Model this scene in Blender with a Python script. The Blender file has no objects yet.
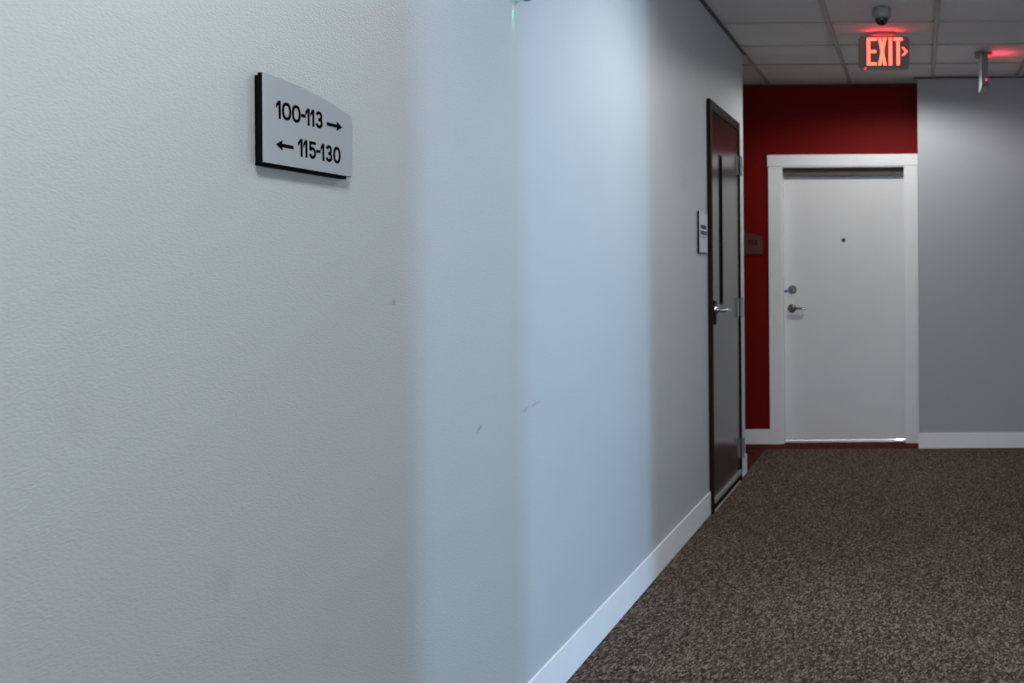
import bpy, bmesh, math, random
from mathutils import Vector, Matrix
random.seed(4)
S = bpy.context.scene
COL = S.collection
PI = math.pi

# ------------------------------------------------------------------ dimensions
XL = -1.122      # face of the left wall
YC = 6.95        # far end (outside corner) of the left wall
YR = 8.125       # face of the red wall
YG = 7.87        # face of the grey wall
ZC = 2.706       # ceiling height
CAMZ = 1.28

# ------------------------------------------------------------------ materials
def srgb(r, g, b):
    f = lambda c: (c/255/12.92) if c/255 <= .04045 else ((c/255+.055)/1.055)**2.4
    return (f(r), f(g), f(b), 1)

def mat(name, col, rough=.5, metal=0, spec=.5, bump=None, var=None, emit=None, coat=0):
    m = bpy.data.materials.new(name); m.use_nodes = True
    nt = m.node_tree; N = nt.nodes; L = nt.links
    b = N['Principled BSDF']
    b.inputs['Base Color'].default_value = col
    b.inputs['Roughness'].default_value = rough
    b.inputs['Metallic'].default_value = metal
    b.inputs['Specular IOR Level'].default_value = spec
    b.inputs['Coat Weight'].default_value = coat
    g = N.new('ShaderNodeNewGeometry')
    if bump:   # (scale, strength, distance, stretch)
        mp = N.new('ShaderNodeMapping'); mp.inputs['Scale'].default_value = bump[3]
        nz = N.new('ShaderNodeTexNoise'); nz.inputs['Scale'].default_value = bump[0]; nz.inputs['Detail'].default_value = 3
        bp = N.new('ShaderNodeBump'); bp.inputs['Strength'].default_value = bump[1]; bp.inputs['Distance'].default_value = bump[2]
        L.new(g.outputs['Position'], mp.inputs['Vector']); L.new(mp.outputs[0], nz.inputs['Vector'])
        L.new(nz.outputs['Fac'], bp.inputs['Height']); L.new(bp.outputs[0], b.inputs['Normal'])
    if var:    # (scale, amount)
        nz = N.new('ShaderNodeTexNoise'); nz.inputs['Scale'].default_value = var[0]; nz.inputs['Detail'].default_value = 4
        L.new(g.outputs['Position'], nz.inputs['Vector'])
        r = N.new('ShaderNodeMapRange'); r.inputs['From Min'].default_value = .3; r.inputs['From Max'].default_value = .7
        r.inputs['To Min'].default_value = 1-var[1]; r.inputs['To Max'].default_value = 1+var[1]
        L.new(nz.outputs['Fac'], r.inputs['Value'])
        mx = N.new('ShaderNodeMix'); mx.data_type = 'RGBA'; mx.blend_type = 'MULTIPLY'; mx.inputs['Factor'].default_value = 1
        mx.inputs['A'].default_value = col
        L.new(r.outputs[0], mx.inputs['B']); L.new(mx.outputs['Result'], b.inputs['Base Color'])
    if emit:
        b.inputs['Emission Color'].default_value = emit[0]; b.inputs['Emission Strength'].default_value = emit[1]
    return m

M = {}
M['grey_wall'] = mat('grey_wall_paint', (.482, .518, .531, 1), .42, spec=.4, bump=(260, .42, .0025, (1, .55, 1.3)), var=(3, .015))
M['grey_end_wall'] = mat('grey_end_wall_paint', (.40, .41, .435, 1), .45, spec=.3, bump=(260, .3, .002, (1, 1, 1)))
M['red_wall'] = mat('red_wall_paint', (.165, .004, .003, 1), .6, spec=.1, bump=(170, .3, .002, (1, 1, 1)))
M['white'] = mat('white_trim_paint', (.83, .84, .85, 1), .38, var=(9, .02))
M['white_door'] = mat('white_door_paint', (.76, .765, .77, 1), .42, var=(4, .02), bump=(300, .1, .001, (1, 1, 1)))
M['tile'] = mat('ceiling_tile', (.74, .72, .71, 1), .95, spec=.1, bump=(400, .4, .002, (1, 1, 1)), var=(120, .04))
M['grid'] = mat('ceiling_grid_metal', (.38, .35, .33, 1), .5)  # white metal darkened, the shade on the bars is in this colour
M['angle'] = mat('brown_edge_strip', (.11, .095, .085, 1), .6, spec=.2)
M['door_brown'] = mat('dark_brown_door', (.026, .019, .016, 1), .2, spec=.5, bump=(60, .08, .001, (1, 1, .2)), var=(12, .12))
M['frame_brown'] = mat('dark_brown_frame', (.018, .008, .006, 1), .7, spec=.08)
M['black'] = mat('black_plastic', (.004, .0035, .003, 1), .6, spec=.06)
M['black_glass'] = mat('black_glass', (.001, .001, .001, 1), .9, spec=0)
M['ink'] = mat('black_lettering', (.006, .005, .005, 1), .9, spec=0)
M['faint_ink'] = mat('pale_lettering', (.22, .20, .34, 1), .6)
M['silver'] = mat('brushed_silver', (.60, .655, .70, 1), .32, metal=.55, spec=.5, bump=(900, .08, .0004, (1, .02, 1)))
M['chrome'] = mat('satin_chrome', (.55, .55, .56, 1), .2, metal=1)
M['nickel'] = mat('satin_nickel', (.20, .19, .18, 1), .28, metal=1)
M['peep'] = mat('dark_brass', (.06, .055, .045, 1), .4, metal=.5)
M['sign_red'] = mat('dull_red_plate', (.13, .035, .026, 1), .4, metal=.3)
M['steel'] = mat('hinge_steel', (.30, .31, .32, 1), .38, metal=.9)
M['alu'] = mat('aluminium', (.50, .51, .53, 1), .38, metal=.6)
M['head_shade'] = mat('grey_brown_head_shade', (.10, .082, .078, 1), .8)  # grey brown of the shadow band below the white door's head
M['cam_white'] = mat('camera_housing', (.30, .29, .28, 1), .5)
M['smoke_dome'] = mat('smoked_dome', (.004, .004, .004, 1), .08, spec=.6)
M['exit_body'] = mat('exit_sign_body', (.20, .165, .15, 1), .4)
M['exit_face'] = mat('exit_sign_side', (.85, .87, .9, 1), .2)
M['canopy'] = mat('exit_canopy', (.30, .20, .18, 1), .5)
M['exit_glow'] = mat('exit_letters', (.9, .2, .12, 1), .5, emit=((1, .125, .08, 1), 1.9))
M['strip_glow'] = mat('exit_edge_light', (.8, .05, .06, 1), .5, emit=((1, .02, .04, 1), 5))
M['led_red'] = mat('red_indicator', (.8, .02, .06, 1), .4, emit=((1, .02, .09, 1), 1.6))
M['led_green'] = mat('green_indicator', (.05, .6, .3, 1), .4, emit=((.03, .8, .4, 1), 1.2))
M['blue'] = mat('blue_dot', (.0, .10, .62, 1), .5)
M['fixture'] = mat('emergency_housing', (.16, .18, .2, 1), .5)
M['lens'] = mat('lamp_lens', (.25, .27, .3, 1), .1)

# scuffs on the left wall: small marks with their own place and shape
def add_scuffs(m, marks):
    nt = m.node_tree; N = nt.nodes; L = nt.links
    b = N['Principled BSDF']; src = b.inputs['Base Color'].links[0].from_socket
    g = N.new('ShaderNodeNewGeometry')
    nz = N.new('ShaderNodeTexNoise'); nz.inputs['Scale'].default_value = 60
    L.new(g.outputs['Position'], nz.inputs['Vector'])
    for (y, z, ry, rz, ang, amt) in marks:
        s = N.new('ShaderNodeVectorMath'); s.operation = 'SUBTRACT'; s.inputs[1].default_value = (XL, y, z)
        L.new(g.outputs['Position'], s.inputs[0])
        ro = N.new('ShaderNodeVectorRotate'); ro.rotation_type = 'X_AXIS'; ro.inputs['Angle'].default_value = ang
        L.new(s.outputs[0], ro.inputs['Vector'])
        d = N.new('ShaderNodeVectorMath'); d.operation = 'DIVIDE'; d.inputs[1].default_value = (.02, ry, rz)
        L.new(ro.outputs[0], d.inputs[0])
        ln = N.new('ShaderNodeVectorMath'); ln.operation = 'LENGTH'; L.new(d.outputs[0], ln.inputs[0])
        ad = N.new('ShaderNodeMath'); ad.operation = 'ADD'; L.new(ln.outputs['Value'], ad.inputs[0]); L.new(nz.outputs['Fac'], ad.inputs[1])
        r = N.new('ShaderNodeMapRange'); r.interpolation_type = 'SMOOTHSTEP'
        r.inputs['From Min'].default_value = .6; r.inputs['From Max'].default_value = 1.5
        r.inputs['To Min'].default_value = amt; r.inputs['To Max'].default_value = 0
        L.new(ad.outputs[0], r.inputs['Value'])
        mx = N.new('ShaderNodeMix'); mx.data_type = 'RGBA'
        L.new(r.outputs[0], mx.inputs['Factor']); L.new(src, mx.inputs['A']); mx.inputs['B'].default_value = (.10, .10, .10, 1)
        src = mx.outputs['Result']
    L.new(src, b.inputs['Base Color'])

def carpet(name, cols, scale):
    m = bpy.data.materials.new(name); m.use_nodes = True
    nt = m.node_tree; N = nt.nodes; L = nt.links; b = N['Principled BSDF']
    b.inputs['Roughness'].default_value = .95; b.inputs['Specular IOR Level'].default_value = .08
    g = N.new('ShaderNodeNewGeometry')
    wn = N.new('ShaderNodeTexNoise'); wn.inputs['Scale'].default_value = 45
    L.new(g.outputs['Position'], wn.inputs['Vector'])
    mx0 = N.new('ShaderNodeMix'); mx0.data_type = 'VECTOR'; mx0.inputs['Factor'].default_value = .02
    L.new(g.outputs['Position'], mx0.inputs[4]); L.new(wn.outputs['Color'], mx0.inputs[5])
    mp = N.new('ShaderNodeMapping'); mp.inputs['Rotation'].default_value = (0, 0, -.25); mp.inputs['Scale'].default_value = (1.25, .40, 1)
    L.new(mx0.outputs[1], mp.inputs['Vector'])
    v = N.new('ShaderNodeTexVoronoi'); v.inputs['Scale'].default_value = scale
    L.new(mp.outputs[0], v.inputs['Vector'])
    sp = N.new('ShaderNodeSeparateColor'); L.new(v.outputs['Color'], sp.inputs[0])
    cr = N.new('ShaderNodeValToRGB'); e = cr.color_ramp.elements
    e[0].position = 0; e[0].color = cols[0]; e[1].position = 1; e[1].color = cols[-1]
    for i, c in enumerate(cols[1:-1]):
        k = e.new((i+1)/(len(cols)-1)); k.color = c
    L.new(sp.outputs[0], cr.inputs['Fac'])
    n2 = N.new('ShaderNodeTexNoise'); n2.inputs['Scale'].default_value = 420; n2.inputs['Detail'].default_value = 2
    L.new(g.outputs['Position'], n2.inputs['Vector'])
    r2 = N.new('ShaderNodeMapRange'); r2.inputs['From Min'].default_value = .3; r2.inputs['From Max'].default_value = .7
    r2.inputs['To Min'].default_value = .6; r2.inputs['To Max'].default_value = 1.4
    L.new(n2.outputs['Fac'], r2.inputs['Value'])
    n3 = N.new('ShaderNodeTexNoise'); n3.inputs['Scale'].default_value = 1.6; n3.inputs['Detail'].default_value = 3
    L.new(g.outputs['Position'], n3.inputs['Vector'])
    r3 = N.new('ShaderNodeMapRange'); r3.inputs['From Min'].default_value = .3; r3.inputs['From Max'].default_value = .7
    r3.inputs['To Min'].default_value = .93; r3.inputs['To Max'].default_value = 1.07
    L.new(n3.outputs['Fac'], r3.inputs['Value'])
    mm = N.new('ShaderNodeMath'); mm.operation = 'MULTIPLY'; L.new(r2.outputs[0], mm.inputs[0]); L.new(r3.outputs[0], mm.inputs[1])
    mx = N.new('ShaderNodeMix'); mx.data_type = 'RGBA'; mx.blend_type = 'MULTIPLY'; mx.inputs['Factor'].default_value = 1
    L.new(cr.outputs[0], mx.inputs['A']); L.new(mm.outputs[0], mx.inputs['B']); L.new(mx.outputs['Result'], b.inputs['Base Color'])
    bp = N.new('ShaderNodeBump'); bp.inputs['Strength'].default_value = .8; bp.inputs['Distance'].default_value = .006; bp.invert = True
    L.new(v.outputs['Distance'], bp.inputs['Height'])
    bp.inputs['Distance'].default_value = .004
    L.new(bp.outputs[0], b.inputs['Normal'])
    return m
M['carpet'] = carpet('brown_loop_carpet', [(.023, .014, .009, 1), (.065, .045, .032, 1), (.115, .084, .062, 1), (.245, .198, .158, 1)], 150)
M['red_carpet'] = carpet('rust_carpet', [(.045, .006, .003, 1), (.10, .016, .009, 1), (.13, .03, .018, 1)], 105)
add_scuffs(M['grey_wall'], [
    (2.3065, 1.225, .014, .011, 0, .45), (2.75, .891, .030, .009, -.45, .45),
    (3.07, .899, .050, .009, -.08, .36), (3.16, .906, .060, .007, -.06, .32),
    (1.73, .795, .05, .04, 0, .07), (1.43, 1.10, .05, .06, 0, .05), (2.04, .58, .05, .03, 0, .06), (5.2, 1.72, .12, .05, -.3, .06)])

# ------------------------------------------------------------------ mesh helpers (world coordinates)
def box(bm, x0, x1, y0, y1, z0, z1, bev=0):
    t = bmesh.new()
    bmesh.ops.create_cube(t, size=1)
    for v in t.verts:
        v.co = Vector((x0+(v.co.x+.5)*(x1-x0), y0+(v.co.y+.5)*(y1-y0), z0+(v.co.z+.5)*(z1-z0)))
    if bev:
        bmesh.ops.bevel(t, geom=t.edges[:], offset=bev, segments=2, affect='EDGES')
    merge(bm, t)

def merge(bm, t):
    bmesh.ops.recalc_face_normals(t, faces=t.faces)
    me = bpy.data.meshes.new('tmp'); t.to_mesh(me); t.free(); bm.from_mesh(me); bpy.data.meshes.remove(me)

def prism(bm, pts, origin, U, V, W, depth, bev=0):
    """2-D outline (s, t) placed at origin + s*U + t*V, extruded by depth along W"""
    t = bmesh.new(); O = Vector(origin); U, V, W = Vector(U), Vector(V), Vector(W)
    f = t.faces.new([t.verts.new(O+U*a+V*b) for a, b in pts])
    r = bmesh.ops.extrude_face_region(t, geom=[f])
    for v in r['geom']:
        if isinstance(v, bmesh.types.BMVert): v.co += W*depth
    if bev:
        bmesh.ops.bevel(t, geom=t.edges[:], offset=bev, segments=2, affect='EDGES')
    merge(bm, t)

def lathe(bm, prof, origin, axis, seg=32):
    """profile [(r, h)] spun about axis through origin"""
    t = bmesh.new(); A = Vector(axis).normalized(); O = Vector(origin)
    P = A.orthogonal().normalized(); Q = A.cross(P)
    rings = []
    for r, h in prof:
        if r < 1e-6: rings.append([t.verts.new(O+A*h)])
        else: rings.append([t.verts.new(O+A*h+(P*math.cos(2*PI*k/seg)+Q*math.sin(2*PI*k/seg))*r) for k in range(seg)])
    for a, b in zip(rings, rings[1:]):
        for k in range(seg):
            k2 = (k+1) % seg
            if len(a) == 1 and len(b) == 1: continue
            if len(a) == 1: t.faces.new((a[0], b[k], b[k2]))
            elif len(b) == 1: t.faces.new((a[k], b[0], a[k2]))
            else: t.faces.new((a[k], b[k], b[k2], a[k2]))
    merge(bm, t)

def tube(bm, pts, radii, seg=14, flat=1.0, up=(0, 0, 1)):
    """swept round bar with per-point radius, flattened along up by flat"""
    t = bmesh.new(); pts = [Vector(p) for p in pts]; rings = []; up = Vector(up)
    for i, p in enumerate(pts):
        d = (pts[min(i+1, len(pts)-1)]-pts[max(i-1, 0)]).normalized()
        s = d.cross(up).normalized(); u = s.cross(d)
        r = radii[i] if isinstance(radii, (list, tuple)) else radii
        rings.append([t.verts.new(p+s*math.cos(2*PI*k/seg)*r+u*math.sin(2*PI*k/seg)*r*flat) for k in range(seg)])
    for a, b in zip(rings, rings[1:]):
        for k in range(seg): t.faces.new((a[k], a[(k+1) % seg], b[(k+1) % seg], b[k]))
    t.faces.new(rings[0]); t.faces.new(rings[-1][::-1])
    merge(bm, t)

def ribbon(pts, w, closed=False):
    """outline quads of a stroke of width w along a 2-D polyline"""
    n = len(pts); out = []
    for i, p in enumerate(pts):
        a = pts[(i-1) % n] if (closed or i > 0) else p
        b = pts[(i+1) % n] if (closed or i < n-1) else p
        d1 = Vector((p[0]-a[0], p[1]-a[1])); d2 = Vector((b[0]-p[0], b[1]-p[1]))
        if d1.length < 1e-9: d1 = d2
        if d2.length < 1e-9: d2 = d1
        d1.normalize(); d2.normalize(); n1 = Vector((-d1.y, d1.x)); n2 = Vector((-d2.y, d2.x))
        m = (n1+n2).normalized(); k = 1/max(.5, m.dot(n1))
        out.append((Vector(p)+m*w/2*k, Vector(p)-m*w/2*k))
    q = []
    rng = range(n) if closed else range(n-1)
    for i in rng:
        j = (i+1) % n
        q.append([tuple(out[i][0]), tuple(out[i][1]), tuple(out[j][1]), tuple(out[j][0])])
    return q

ROOT = {}
def wloc(o): return ROOT.get(o.name, Vector((0, 0, 0)))

def part(name, bm, m, parent=None, smooth=None, label=None):
    me = bpy.data.meshes.new(name)
    if parent is None:
        xs = [v.co.copy() for v in bm.verts]
        c = Vector((sum(v.x for v in xs)/len(xs), sum(v.y for v in xs)/len(xs), min(v.z for v in xs)))
    else:
        xs = [v.co.copy() for v in bm.verts]
        c = sum(xs, Vector())/len(xs)
    for v in bm.verts: v.co -= c
    bm.to_mesh(me); bm.free(); me.materials.append(m)
    if smooth is not None:
        me.polygons.foreach_set('use_smooth', [True]*len(me.polygons))
        try: me.set_sharp_from_angle(angle=math.radians(smooth))
        except Exception: pass
    o = bpy.data.objects.new(name, me); COL.objects.link(o)
    if parent is not None:
        o.parent = parent; o.location = c-wloc(parent)
    else: o.location = c
    ROOT[o.name] = c
    if label: o['label'] = label
    return o

def root(name, loc, label=None, cat=None, group=None, kind=None):
    o = bpy.data.objects.new(name, None); COL.objects.link(o); o.location = loc; ROOT[o.name] = Vector(loc)
    o.empty_display_size = .05
    if label: o['label'] = label
    if cat: o['category'] = cat
    if group: o['group'] = group
    if kind: o['kind'] = kind
    return o

def struct(name, bm, m, label, cat, smooth=None):
    o = part(name, bm, m, None, smooth); o['kind'] = 'structure'; o['label'] = label; o['category'] = cat
    return o

B = bmesh.new

# ------------------------------------------------------------------ the setting
bm = B(); box(bm, XL, 5, -3.5, YG, -.1, 0)
struct('floor', bm, M['carpet'], 'brown and grey loop pile carpet running down the corridor', 'floor')
bm = B(); box(bm, -4.5, XL, YC, 10, -.1, 0); box(bm, XL, 5, YG, 10, -.1, 0)
struct('floor', bm, M['red_carpet'], 'rust red carpet strip at the foot of the white door', 'floor')

# left wall with a hole for the dark door
DY0, DY1, DZ = 5.755, 6.715, 2.222
bm = B()
box(bm, XL-.15, XL, -3.5, DY0+.01, 0, ZC); box(bm, XL-.15, XL, DY1-.01, YC, 0, ZC); box(bm, XL-.15, XL, DY0+.01, DY1-.01, DZ-.01, ZC)
box(bm, XL-.15, XL-.12, DY0+.01, DY1-.01, 0, DZ)
bmesh.ops.remove_doubles(bm, verts=bm.verts, dist=1e-5)
struct('wall_left', bm, M['grey_wall'], 'long pale grey textured wall filling the left of the view', 'wall')
# side of the left wall that faces the side passage
bm = B(); box(bm, -4.5, XL-.15, YC-.15, YC, 0, ZC)
struct('wall_passage', bm, M['grey_wall'], 'grey wall around the corner at the end of the left wall', 'wall')
bm = B(); box(bm, -3.2, -3.1, YC, YR, 0, ZC)
struct('wall_passage', bm, M['grey_wall'], 'grey wall closing the side passage behind the corner', 'wall')
# red wall with a hole for the white door
OX0, OX1, OZ = -1.032, -.088, 2.095
bm = B(); box(bm, -4.5, OX0, YR, YR+.14, 0, ZC); box(bm, OX0, OX1, YR, YR+.14, OZ, ZC); box(bm, OX1, .005, YR, YR+.14, 0, ZC)
bmesh.ops.remove_doubles(bm, verts=bm.verts, dist=1e-5)
struct('wall_far', bm, M['red_wall'], 'dark red wall around and above the white door', 'wall')
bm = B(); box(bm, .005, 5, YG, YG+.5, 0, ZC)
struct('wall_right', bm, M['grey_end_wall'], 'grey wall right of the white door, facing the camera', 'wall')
# right hand side of the corridor, outside the frame, with the wide opening the daylight comes through
E0, E1 = 2.475, 3.934
bm = B(); box(bm, 1.6, 1.75, -3.5, E0, 0, ZC); box(bm, 1.6, 1.75, E1, YG, 0, ZC); box(bm, 1.6, 1.75, E0, E1, 2.35, ZC)
struct('wall_side', bm, M['grey_wall'], 'grey wall with a wide opening on the right of the corridor', 'wall')

bm = B(); box(bm, 4.95, 5.05, 2.27, 2.48, 0, ZC, .003)  # post added out of view to clip the second daylight beam
struct('beam_blocker_1', bm, M['white'], 'unseen white post added to cut off a daylight beam, right of the corridor', 'post')
# ceiling : tiles and grid
bm = B()
gx = [-4.5] + [-.497-.6125*k for k in range(5, 0, -1)] + [-.497+.6125*k for k in range(0, 9)] + [5]
gy = [-3.5+0*k for k in range(1)] + [6.12-.61*k for k in range(15, 0, -1)] + [6.12, 6.73, 7.34] + [10]
box(bm, -4.5, 5, -3.5, 10, ZC+.004, ZC+.06)
cl = struct('ceiling', bm, M['tile'], 'suspended ceiling of white square tiles in a metal grid', 'ceiling')
bm = B()
for x in gx[1:-1]:
    if x > XL+.1 or x < XL-.2: box(bm, x-.012, x+.012, -3.4, YR if x < 0 else YG, ZC-.006, ZC+.003)
box(bm, XL+.002, XL+.026, YC+.03, YR, ZC-.006, ZC+.003)
for y in gy[1:-1]:
    if y < YC: box(bm, XL, 1.6, y-.005, y+.005, ZC-.005, ZC+.0035)
    elif y < YG: box(bm, -4.4, 1.6, y-.005, y+.005, ZC-.005, ZC+.0035)
    else: box(bm, -4.4, 0, y-.012, y+.012, ZC-.005, ZC+.0035)
part('ceiling_grid', bm, M['grid'], cl)
bm = B()
box(bm, XL, XL+.022, -3.4, YC+.02, ZC-.006, ZC)           # wall angle along the left wall
box(bm, -4.4, -.004, YR-.02, YR, ZC-.008, ZC); box(bm, -.02, 1.6, YG-.02, YG, ZC-.008, ZC)
part('wall_angle', bm, M['angle'], cl, label='dark edge strip where the ceiling meets the walls')

for y in (.93, 3.98, 7.03):
    bm = B(); lathe(bm, [(.060, -.001), (.062, -.006), (.082, -.004), (.084, 0), (.060, 0)], (-.19, y, ZC+.004), (0, 0, 1), 36)
    part('downlight_trim', bm, M['white'], cl, 40)
# baseboards
def baseboard(name, x0, x1, y0, y1, label, h=.112):
    bm = B(); box(bm, x0, x1, y0, y1, 0, h, .003)
    return struct(name, bm, M['white'], label, 'baseboard')
baseboard('baseboard_left', XL, XL+.008, -3.5, DY0-.003, 'white baseboard running along the foot of the left wall', .124)
baseboard('baseboard_left', XL, XL+.009, DY1+.004, YC+.013, 'short white baseboard between the dark door and the corner', .124)
baseboard('baseboard_far', -4.4, -1.123, YR-.014, YR, 'white baseboard under the red wall left of the door')
baseboard('baseboard_right', -.006, 1.6, YG-.014, YG, 'white baseboard along the foot of the right grey wall')

# ------------------------------------------------------------------ white door
LY = 8.21
d1 = root('door_1', ((OX0+OX1)/2, YR, 0), 'white flat apartment door in a white frame on the red wall', 'door', kind='structure')
CY = YR-.02
for nm, a in (('casing', (-1.122, -1.028, CY, YR, 0, 2.090)), ('casing', (-.092, .003, CY, YR, 0, 2.090))):
    bm = B(); box(bm, *a, .002); part(nm, bm, M['white'], d1)
bm = B(); box(bm, -1.128, .004, CY-.004, YR, 2.0905, 2.176, .002); part('head_casing', bm, M['white'], d1)
bm = B(); box(bm, OX0, OX0+.014, CY+.003, LY+.05, 0, OZ, .001); box(bm, OX1-.014, OX1, CY+.003, LY+.05, 0, OZ, .001)
box(bm, OX0+.014, OX1-.014, CY+.003, LY+.05, OZ-.014, OZ, .001); part('jamb', bm, M['white'], d1)
bm = B(); box(bm, OX0+.014, OX1-.014, LY-.045, LY-.004, 2.022, OZ-.014, .002); part('head_shade_strip', bm, M['head_shade'], d1, label='grey brown strip painted as the shade under the head of the frame')  # strip added to paint the head's shadow band above the leaf
leaf_b = B(); box(leaf_b, -1.018, -.102, LY, LY+.045, .022, 2.04, .002)
leaf = part('door_leaf', leaf_b, M['white_door'], d1)
bm = B(); lathe(bm, [(0, .008), (.009, .008), (.014, .005), (.016, 0), (0, 0)], (-.5655, LY, 1.535), (0, -1, 0), 24); part('peephole', bm, M['peep'], leaf, 40, 'dark brass ringed peephole')
# deadbolt
bm = B(); lathe(bm, [(0, .012), (.025, .012), (.031, .007), (.033, 0), (0, 0)], (-.957, LY, 1.160), (0, -1, 0), 36)
lathe(bm, [(0, .028), (.014, .027), (.017, .012), (0, .012)], (-.957, LY, 1.160), (0, -1, 0), 24)
box(bm, -.959, -.955, LY-.030, LY-.027, 1.150, 1.170)
part('deadbolt', bm, M['nickel'], leaf, 35)
# lever handle
bm = B(); lathe(bm, [(0, .012), (.024, .012), (.031, .008), (.033, 0), (0, 0)], (-.962, LY, 1.018), (0, -1, 0), 36)
lathe(bm, [(0, .052), (.010, .052), (.012, .045), (.012, .012), (0, .012)], (-.962, LY, 1.018), (0, -1, 0), 24)
tube(bm, [(-.966, LY-.044, 1.018), (-.94, LY-.046, 1.019), (-.90, LY-.048, 1.018), (-.86, LY-.047, 1.016), (-.852, LY-.045, 1.016)], [.014, .013, .012, .011, .008], 14, .6)
part('lever_handle', bm, M['nickel'], leaf, 35)
bm = B(); lathe(bm, [(0, .0015), (.012, .0015), (.0125, 0), (0, 0)], (-1.0055, LY, 1.149), (0, -1, 0), 20); part('sticker', bm, M['blue'], leaf, label='small round blue sticker beside the deadbolt')
bm = B()
prism(bm, [(0, 0), (.075, 0), (.068, .009), (.015, .012), (.004, .008)], (OX0+.014, LY-.022, 0), (0, 1, 0), (0, 0, 1), (1, 0, 0), OX1-OX0-.028)
part('threshold', bm, M['alu'], d1)

# ------------------------------------------------------------------ dark brown door in the left wall
d2 = root('door_2', (XL, (DY0+DY1)/2, 0), 'dark brown door with a narrow black window in the left wall', 'door', kind='structure')
FT = .019
bm = B()
for a in ((XL-.1, XL+FT, DY0, DY0+.050, 0, DZ), (XL-.1, XL+FT, DY1-.034, DY1, 0, DZ), (XL-.1, XL+FT, DY0+.050, DY1-.034, DZ-.052, DZ)):
    box(bm, *a, .002)
part('door_frame', bm, M['frame_brown'], d2)
LX = XL+.012      # face of the leaf
ly0, ly1 = DY0+.054, DY1-.038
# leaf with a hole for the narrow window
wy0, wy1, wz0, wz1 = 6.04, 6.115, 1.115, 1.945
bm = B()
for a in ((ly0, wy0, .045, DZ-.056), (wy1, ly1, .045, DZ-.056), (wy0, wy1, .045, wz0), (wy0, wy1, wz1, DZ-.056)):
    box(bm, LX-.045, LX, a[0], a[1], a[2], a[3])
bmesh.ops.remove_doubles(bm, verts=bm.verts, dist=1e-5)
lf = part('door_leaf', bm, M['door_brown'], d2)
bm = B()
for a in ((wy0-.006, wy0+.008, wz0-.006, wz1+.006), (wy1-.008, wy1+.006, wz0-.006, wz1+.006), (wy0+.008, wy1-.008, wz0-.006, wz0+.008), (wy0+.008, wy1-.008, wz1-.008, wz1+.006)):
    box(bm, LX-.02, LX+.003, *a)
part('window_bead', bm, M['black'], lf)
bm = B(); box(bm, LX-.025, LX-.019, wy0, wy1, wz0, wz1); part('window_pane', bm, M['black_glass'], lf)
# hinges
for z in (1.952, 1.075, .205):
    bm = B(); yk = DY1-.034
    box(bm, LX-.004, LX+.004, yk-.045, yk, z-.057, z+.057, .001)
    box(bm, XL+FT-.003, XL+FT+.003, yk, yk+.030, z-.057, z+.057, .001)
    for k in range(5):
        z0 = z-.057+k*.0228
        lathe(bm, [(0, 0), (.011, 0), (.011, .0218), (0, .0218)], (XL+FT+.009, yk, z0), (0, 0, 1), 18)
    lathe(bm, [(0, 0), (.007, .001), (.009, .006), (0, .006)], (XL+FT+.009, yk, z-.063), (0, 0, 1), 18)
    lathe(bm, [(.009, 0), (.007, .005), (0, .007)], (XL+FT+.009, yk, z+.057), (0, 0, 1), 18)
    part('hinge', bm, M['steel'], d2, 35)
# lever
hy, hz = ly0+.065, 1.082
bm = B(); box(bm, LX, LX+.006, hy-.030, hy+.030, hz-.075, hz+.055, .003); part('lock_plate', bm, M['black'], lf)
bm = B()
lathe(bm, [(0, .022), (.026, .022), (.030, .014), (.031, .006), (0, .006)], (LX, hy, hz+.010), (1, 0, 0), 32)
lathe(bm, [(0, .075), (.011, .075), (.013, .066), (.013, .022), (0, .022)], (LX, hy, hz+.005), (1, 0, 0), 24)
tube(bm, [(LX+.064, hy-.010, hz+.006), (LX+.068, hy+.02, hz+.006), (LX+.070, hy+.07, hz+.004), (LX+.068, hy+.115, hz+.003), (LX+.058, hy+.132, hz+.004)], [.013, .012, .010, .009, .007], 14, .8)
part('lever_handle', bm, M['chrome'], lf, 35)
bm = B(); box(bm, LX, LX+.012, ly0+.003, ly1-.003, .046, .072, .002); part('door_sweep', bm, M['alu'], lf, label='silver sweep along the bottom edge')
bm = B(); box(bm, LX-.03, LX+.003, ly0+.003, ly1-.003, .013, .0455); part('brush_seal', bm, M['black'], lf)
bm = B(); prism(bm, [(-.09, 0), (.018, 0), (.016, .004), (.0, .009), (-.09, .009)], (XL, DY0+.052, 0), (1, 0, 0), (0, 0, 1), (0, 1, 0), DY1-DY0-.104)
part('threshold', bm, M['alu'], d2)

# ------------------------------------------------------------------ stroke digits
def arc(cx, cy, rx, ry, a0, a1, n=20):
    return [(cx+rx*math.cos(math.radians(a0+(a1-a0)*k/n)), cy+ry*math.sin(math.radians(a0+(a1-a0)*k/n))) for k in range(n+1)]

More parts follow.
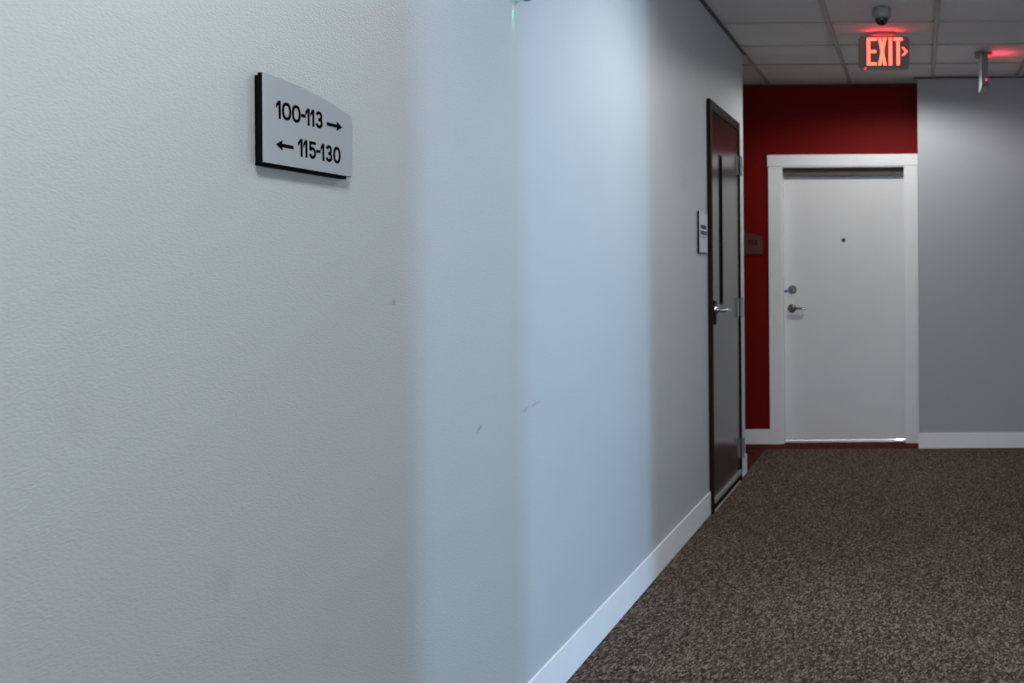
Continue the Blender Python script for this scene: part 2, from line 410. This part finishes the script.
def glyph(c, x0, x1, z0, z1, w):
    """polygons of one character between x0..x1 (outer) and z0..z1 (outer)"""
    a, b, lo, hi = x0+w/2, x1-w/2, z0+w/2, z1-w/2
    cx = (a+b)/2; h = z1-z0; rx = (b-a)/2
    if c == '0':
        p = []
        ry = (hi-lo)/2; n = 36
        for k in range(n):
            t = 2*PI*k/n
            p.append((cx+rx*math.copysign(abs(math.cos(t))**.85, math.cos(t)), (lo+hi)/2+ry*math.copysign(abs(math.sin(t))**.85, math.sin(t))))
        return ribbon(p, w, True)
    if c == '1':
        q = [[(b-w/2, z0), (b+w/2, z0), (b+w/2, z1), (b-w/2, z1)]]
        q.append([(b-w/2, z1), (x0, z1-h*.22), (x0, z1-h*.22-w*1.25), (b-w/2, z1-w*1.15)])
        return q
    if c == '3':
        r2 = (hi-lo)*.25
        p = arc(cx-rx*.05, hi-r2, rx*.9, r2, 165, -90, 18)[:-1]
        q = ribbon(p+[(cx-rx*.25, lo+2*r2)], w)
        p2 = arc(cx-rx*.05, lo+r2*1.02, rx*1.05, r2*1.02, 90, -165, 20)
        return q+ribbon([(cx-rx*.25, lo+2*r2)]+p2, w)
    if c == '5':
        q = [[(x0+w*.2, z1-w), (x1-w*.1, z1-w), (x1-w*.1, z1), (x0+w*.2, z1)], [(x0+w*.2, z1-h*.52), (x0+w*1.1, z1-h*.52), (x0+w*1.1, z1-w), (x0+w*.2, z1-w)]]
        r = (hi-lo)*.31
        p = [(a+w*.1, z1-h*.50)]+arc(cx-rx*.05, lo+r, rx*1.05, r, 120, -160, 24)
        return q+ribbon(p, w)
    if c == '-':
        return [[(x0, (z0+z1)/2-w/2), (x1, (z0+z1)/2-w/2), (x1, (z0+z1)/2+w/2), (x0, (z0+z1)/2+w/2)]]
    if c == 'arrow_right':
        zc = (z0+z1)/2
        return [[(x0, zc-w*.56), (x1-.016, zc-w*.56), (x1-.016, zc+w*.56), (x0, zc+w*.56)], [(x1-.0195, zc-.0088), (x1, zc), (x1-.0195, zc+.0088), (x1-.0170, zc)]]
    if c == 'arrow_left':
        zc = (z0+z1)/2
        return [[(x0+.016, zc-w*.56), (x1, zc-w*.56), (x1, zc+w*.56), (x0+.016, zc+w*.56)], [(x0, zc), (x0+.0195, zc-.0088), (x0+.0170, zc), (x0+.0195, zc+.0088)]]

def lettering(bm, polys, origin, U, V, W, depth):
    for p in polys: prism(bm, p, origin, U, V, W, depth)

def back_outline(pts, width, inset, low, zb):
    i2 = inset*.6
    top = [(a, b-.0025) for a, b in pts[2:] if inset <= a <= width-i2]
    zr = top[0][1]; zl = top[-1][1]
    return [(inset, zb-low), (width-i2, zb-low), (width-i2, zr)]+[p for p in top if inset+.001 < p[0] < width-i2-.001]+[(inset, zl)]

def plaque(name, loc, U, W, width, zb, zt, drop, t_back, t_face, label, cat, low=.0055, face=None, inset=.003):
    """wall plaque with an arched top edge; U runs to the right along the wall, W out of the wall"""
    r = root(name, loc, label, cat)
    O = Vector((loc[0], loc[1], 0)); V = (0, 0, 1); n = 24
    def outline(i):
        top = [(width-i-(width-2*i)*k/n, zt-drop*((width-i-(width-2*i)*k/n)/width)**2-i*1.6) for k in range(n+1)]
        return [(i, zb+i*.3), (width-i, zb+i*.3)]+top
    bm = B(); prism(bm, back_outline(outline(0), width, inset, low, zb), O, U, V, W, t_back); part('backing_plate', bm, M['black'], r)
    bm = B(); prism(bm, outline(0), O+Vector(W)*t_back, U, V, W, t_face-.0012); part('edge_plate', bm, M['black'], r)
    bm = B(); prism(bm, outline(.0004), O+Vector(W)*(t_back+t_face-.0012), U, V, W, .0012); fpl = part('face_plate', bm, face or M['silver'], r)
    return r, O+Vector(W)*(t_back+t_face), fpl

# directory sign
sg, SO, fp = plaque('directory_sign', (XL, 1.817, 1.4755), (0, 1, 0), (1, 0, 0), .2865, 1.4755, 1.6266, .0338, .0112, .0088,
                'silver plaque with arched top and room numbers 100-113 and 115-130 on the left wall', 'sign', inset=.010, low=.005)
off = -1.817
w = .0055
L1 = [('1', 1.8540, 1.8670), ('0', 1.8712, 1.8980), ('0', 1.9008, 1.9270), ('-', 1.9290, 1.9430), ('1', 1.9430, 1.9555), ('1', 1.9590, 1.9706), ('3', 1.9755, 1.9985)]
L2 = [('1', 1.9190, 1.9325), ('1', 1.9355, 1.9476), ('5', 1.9538, 1.9755), ('-', 1.9775, 1.9900), ('1', 1.9915, 2.0030), ('3', 2.0090, 2.0305), ('0', 2.0345, 2.0595)]
bm = B()
for c, a, b in L1: lettering(bm, glyph(c, a+off, b+off, 1.5550, 1.5862, w), SO, (0, 1, 0), (0, 0, 1), (1, 0, 0), .0008)
part('lettering', bm, M['ink'], fp, label='upper line of black numbers 100-113')
bm = B(); lettering(bm, glyph('arrow_right', 2.0130+off, 2.0662+off, 1.557, 1.577, w), SO, (0, 1, 0), (0, 0, 1), (1, 0, 0), .0008)
part('arrow', bm, M['ink'], fp, label='black arrow pointing right')
bm = B()
for c, a, b in L2: lettering(bm, glyph(c, a+off, b+off, 1.4962, 1.5279, w), SO, (0, 1, 0), (0, 0, 1), (1, 0, 0), .0008)
part('lettering', bm, M['ink'], fp, label='lower line of black numbers 115-130')
bm = B(); lettering(bm, glyph('arrow_left', 1.8525+off, 1.9042+off, 1.500, 1.5196, w), SO, (0, 1, 0), (0, 0, 1), (1, 0, 0), .0008)
part('arrow', bm, M['ink'], fp, label='black arrow pointing left')

# small sign beside the dark door
sg2, SO2, fp2 = plaque('room_sign', (XL, 5.485, 1.394), (0, 1, 0), (1, 0, 0), .205, 1.394, 1.606, .012, .006, .006,
                  'small grey plaque with two dark text lines beside the dark brown door', 'sign')
bm = B()
random.seed(9)
for zc, x0, x1, hh in ((1.526, .028, .168, .019), (1.496, .022, .178, .019)):
    bm = B()
    x = x0
    while x < x1:
        ww = random.choice((.010, .013, .015))
        lettering(bm, [[(x, zc-hh/2), (x+.0055, zc-hh/2), (x+.0055, zc+hh/2), (x, zc+hh/2)], [(x+.0055, zc+hh/2-.005), (x+ww, zc+hh/2-.005), (x+ww, zc+hh/2), (x+.0055, zc+hh/2)],
                       [(x+.0055, zc-hh/2), (x+ww, zc-hh/2), (x+ww, zc-hh/2+.005), (x+.0055, zc-hh/2+.005)]], SO2, (0, 1, 0), (0, 0, 1), (1, 0, 0), .0008)
        x += ww+.003
    part('lettering', bm, M['ink'], fp2)
bm = B()
for k in range(14): lettering(bm, [[(.03+k*.009, 1.471), (.037+k*.009, 1.471), (.037+k*.009, 1.476), (.03+k*.009, 1.476)]], SO2, (0, 1, 0), (0, 0, 1), (1, 0, 0), .0006)
part('small_print', bm, M['faint_ink'], fp2, label='faint violet grey line of tiny raised dots')

# number sign on the red wall
sg3, SO3, fp3 = plaque('room_number_sign', (-1.385, YR, 1.430), (1, 0, 0), (0, -1, 0), .218, 1.430, 1.597, .032, .008, .006,
                  'dim plaque with arched top numbered 113 on the red wall', 'sign', face=M['sign_red'])
bm = B()
for c, a, b in (('1', .105, .122), ('1', .126, .143), ('3', .150, .176)):
    lettering(bm, glyph(c, a, b, 1.500, 1.538, .0065), SO3, (1, 0, 0), (0, 0, 1), (0, -1, 0), .0008)
part('lettering', bm, M['ink'], fp3)

# ------------------------------------------------------------------ exit signs
def exit_letters(scale=1/2390., ox=485, oz=105):
    R = lambda x0, x1, y0, y1: [((x0-ox)*scale, -(y1-oz)*scale), ((x1-ox)*scale, -(y1-oz)*scale), ((x1-ox)*scale, -(y0-oz)*scale), ((x0-ox)*scale, -(y0-oz)*scale)]
    P = lambda *p: [((x-ox)*scale, -(y-oz)*scale) for x, y in p]
    q = [R(244, 292, 132, 522), R(292, 382, 132, 174), R(292, 377, 304, 346), R(292, 382, 480, 522)]
    q += [P((402, 132), (447, 132), (524, 522), (479, 522)), P((479, 132), (524, 132), (447, 522), (402, 522))]
    q += [R(554, 602, 132, 522), R(626, 752, 132, 174), R(664, 711, 174, 522)]
    q += [P((735, 268), (768, 268), (825, 328), (790, 328)), P((790, 328), (825, 328), (768, 388), (735, 388))]
    return q

def rrect(x0, x1, z0, z1, r, n=6):
    p = []
    for cx, cz, a in ((x1-r, z1-r, 0), (x0+r, z1-r, 90), (x0+r, z0+r, 180), (x1-r, z0+r, 270)):
        for k in range(n+1):
            t = math.radians(a+90*k/n); p.append((cx+r*math.cos(t), cz+r*math.sin(t)))
    return p

ZT = 2.689
def exit_sign(cx, cy, U, W, label, body_face, back_mat, drop=0):
    r = root('exit_sign', (cx, cy, ZC-.22), label, 'exit sign', 'exit signs')
    U, W, V = Vector(U), Vector(W), Vector((0, 0, 1)); t = .020
    C = Vector((cx, cy, ZT)); 
    Uw = U*.075; 
    bm = B()                                   # canopy against the ceiling
    prism(bm, rrect(-.072, .072, -.055, .055, .03), C, U, W, V, ZC-.002-ZT, 0); part('canopy', bm, M['canopy'], r)
    bm = B(); prism(bm, rrect(-.1525, .1525, -.1965-drop, 0, .030), C-W*t, U, V, W, t*2, .0)
    pn = part('housing', bm, body_face, r)
    bm = B(); prism(bm, rrect(-.148, .148, -.192-drop, -.005, .027), C-W*(t+.0015), U, V, W, .0015)
    part('back_plate', bm, back_mat, pn)
    q = exit_letters()
    bm = B(); lettering(bm, q[:-2], C+W*t, U, V, W, .0012)
    part('lettering', bm, M['exit_glow'], pn, label='glowing red letters EXIT')
    bm = B(); lettering(bm, q[-2:], C+W*t, U, V, W, .0012)
    part('arrow', bm, M['exit_glow'], pn, label='glowing red arrow')
    return r, pn
es, pn1 = exit_sign(-.193, 6.42, (1, 0, 0), (0, -1, 0), 'red lit EXIT sign with arrow hanging near the dome camera', M['exit_body'], M['exit_face'])
bm = B(); lathe(bm, [(0, .003), (.006, .002), (.007, 0), (0, 0)], (-.193+(218-485)/2390., 6.40, ZT-(568-105)/2390.), (0, -1, 0), 16)
part('indicator_light', bm, M['led_red'], pn1)
es2, pn2 = exit_sign(.437, 7.03, (0, 1, 0), (1, 0, 0), 'exit sign seen edge on, near the right edge of the ceiling', M['exit_body'], M['exit_face'], drop=.022)
bm = B(); lathe(bm, [(0, .003), (.006, .002), (.007, 0), (0, 0)], (.445, 7.03-.1525, 2.510), (0, -1, 0), 16)
part('indicator_light', bm, M['led_red'], pn2)

# ------------------------------------------------------------------ dome camera
cx, cy = -.186, 5.80
cm = root('security_camera', (cx, cy, ZC-.115), 'small dome security camera on the ceiling above the exit sign', 'camera')
bm = B(); lathe(bm, [(0, 0), (.050, 0), (.052, -.004), (.051, -.038), (.047, -.048), (.038, -.052), (0, -.052)], (cx, cy, ZC-.005), (0, 0, 1), 40)
part('housing', bm, M['cam_white'], cm, 35)
bm = B(); lathe(bm, [(.036, 0)]+[(.036*math.cos(t*PI/16), -.036*math.sin(t*PI/16)-.004) for t in range(0, 8)]+[(0, -.040)], (cx, cy, ZC-.055), (0, 0, 1), 40)
part('dome', bm, M['smoke_dome'], cm, 60)

# ------------------------------------------------------------------ wall unit at the top edge, only its underside shows
ey, ez = 3.00, 2.024
em = root('emergency_light', (XL, ey, ez), 'wall unit with a green indicator, cut by the top edge of the photo', 'light')
bm = B(); box(bm, XL-.002, XL+.045, ey-.07, ey+.13, ez+.064, ez+.15, .006); part('housing', bm, M['fixture'], em)
for dy in (.020, .048):
    bm = B(); lathe(bm, [(0, -.012), (.009, -.010), (.013, 0), (.013, .04), (0, .04)], (XL+.022, ey+dy, ez+.044), (0, 0, 1), 24)
    part('lamp_head', bm, M['lens'], em, 40)
bm = B(); lathe(bm, [(0, -.006), (.005, -.004), (.007, 0), (.007, .034), (0, .034)], (XL+.014, ey, ez+.029), (0, 0, 1), 20)
part('indicator_light', bm, M['led_green'], em, 40, 'glowing green indicator')

# ------------------------------------------------------------------ lights
def aim(o, to):
    o.rotation_euler = (Vector(to)-o.location).to_track_quat('-Z', 'Y').to_euler()

def spot(loc, to, power, deg, blend, size, col):
    l = bpy.data.lights.new('ceiling_downlight', 'SPOT'); l.energy = power; l.spot_size = math.radians(deg); l.spot_blend = blend
    l.shadow_soft_size = size; l.color = col
    o = bpy.data.objects.new('ceiling_downlight', l); COL.objects.link(o); o.location = loc; aim(o, to); return o

def area(name, loc, to, power, sx, sy, col, spread=PI):
    l = bpy.data.lights.new(name, 'AREA'); l.shape = 'RECTANGLE'; l.size = sx; l.size_y = sy; l.energy = power; l.color = col; l.spread = spread
    o = bpy.data.objects.new(name, l); COL.objects.link(o); o.location = loc; aim(o, to); return o

def point(name, loc, power, col, size):
    l = bpy.data.lights.new(name, 'POINT'); l.energy = power; l.color = col; l.shadow_soft_size = size
    o = bpy.data.objects.new(name, l); COL.objects.link(o); o.location = loc; return o

WARM = (.97, 1, 1)
for y, e, bl, sz, c in ((.93, 136, .4, .26, WARM), (3.98, 66, .6, .08, WARM), (7.03, 56, .38, .07, (1, .975, .955))):
    spot((-.19, y, ZC-.009), (-.19, y, 0), e, 166, bl, sz, c)
# daylight through the wide opening on the right: two tall narrow panes of a glazed entrance
SKY = (.36, .64, 1.0)
area('entrance_daylight', (8.0, 2.6, 1.15), (XL, 3.1, 1.0), 74, .28, 2.1, SKY, math.radians(120))
area('entrance_daylight', (8.0, 1.19, 1.15), (XL, 3.7, 1.0), 56, .28, 2.1, SKY, math.radians(120))
g = spot((XL+.005, ey, ez+.018), (XL, ey+.002, ez-.40), .45, 34, 1, .003, (.08, 1, .5)); g.name = 'green_indicator_light'
point('next_room_lamp', (-.15, 8.5, .10), 3, (1, .9, .72), .03)

wd = bpy.data.worlds.new('world'); S.world = wd; wd.use_nodes = True
bg = wd.node_tree.nodes['Background']; bg.inputs[0].default_value = (.80, .88, 1, 1); bg.inputs[1].default_value = 2.2

area('exit_sign_uplight', (-.193, 6.42-.050, ZC-.050), (-.193, 6.42-.20, ZC+1), .13, .16, .008, (1, .03, .07))
area('exit_sign_uplight', (.437+.075, 7.03, ZC-.045), (.437+.25, 7.03, ZC+1), .21, .008, .16, (1, .02, .07))

# ------------------------------------------------------------------ camera
cd = bpy.data.cameras.new('camera'); cam = bpy.data.objects.new('camera', cd); COL.objects.link(cam)
cam.location = (0, 0, CAMZ)
cam.rotation_euler = (Matrix.Rotation(PI/2, 3, 'X') @ Matrix.Rotation(-.0075, 3, 'Z')).to_euler()
cd.sensor_width = 36; cd.lens = 1078/1024*36
cd.shift_x = -(918-512)/1024; cd.shift_y = -(341.5-273)/1024
cd.dof.use_dof = True; cd.dof.focus_distance = 2.2; cd.dof.aperture_fstop = 8
S.camera = cam
vs = S.view_settings; vs.view_transform = 'Standard'; vs.look = 'None'; vs.gamma = 1; vs.exposure = .42; vs.use_curve_mapping = False
S.cycles.use_denoising = True
S.cycles.max_bounces = 10; S.cycles.diffuse_bounces = 6
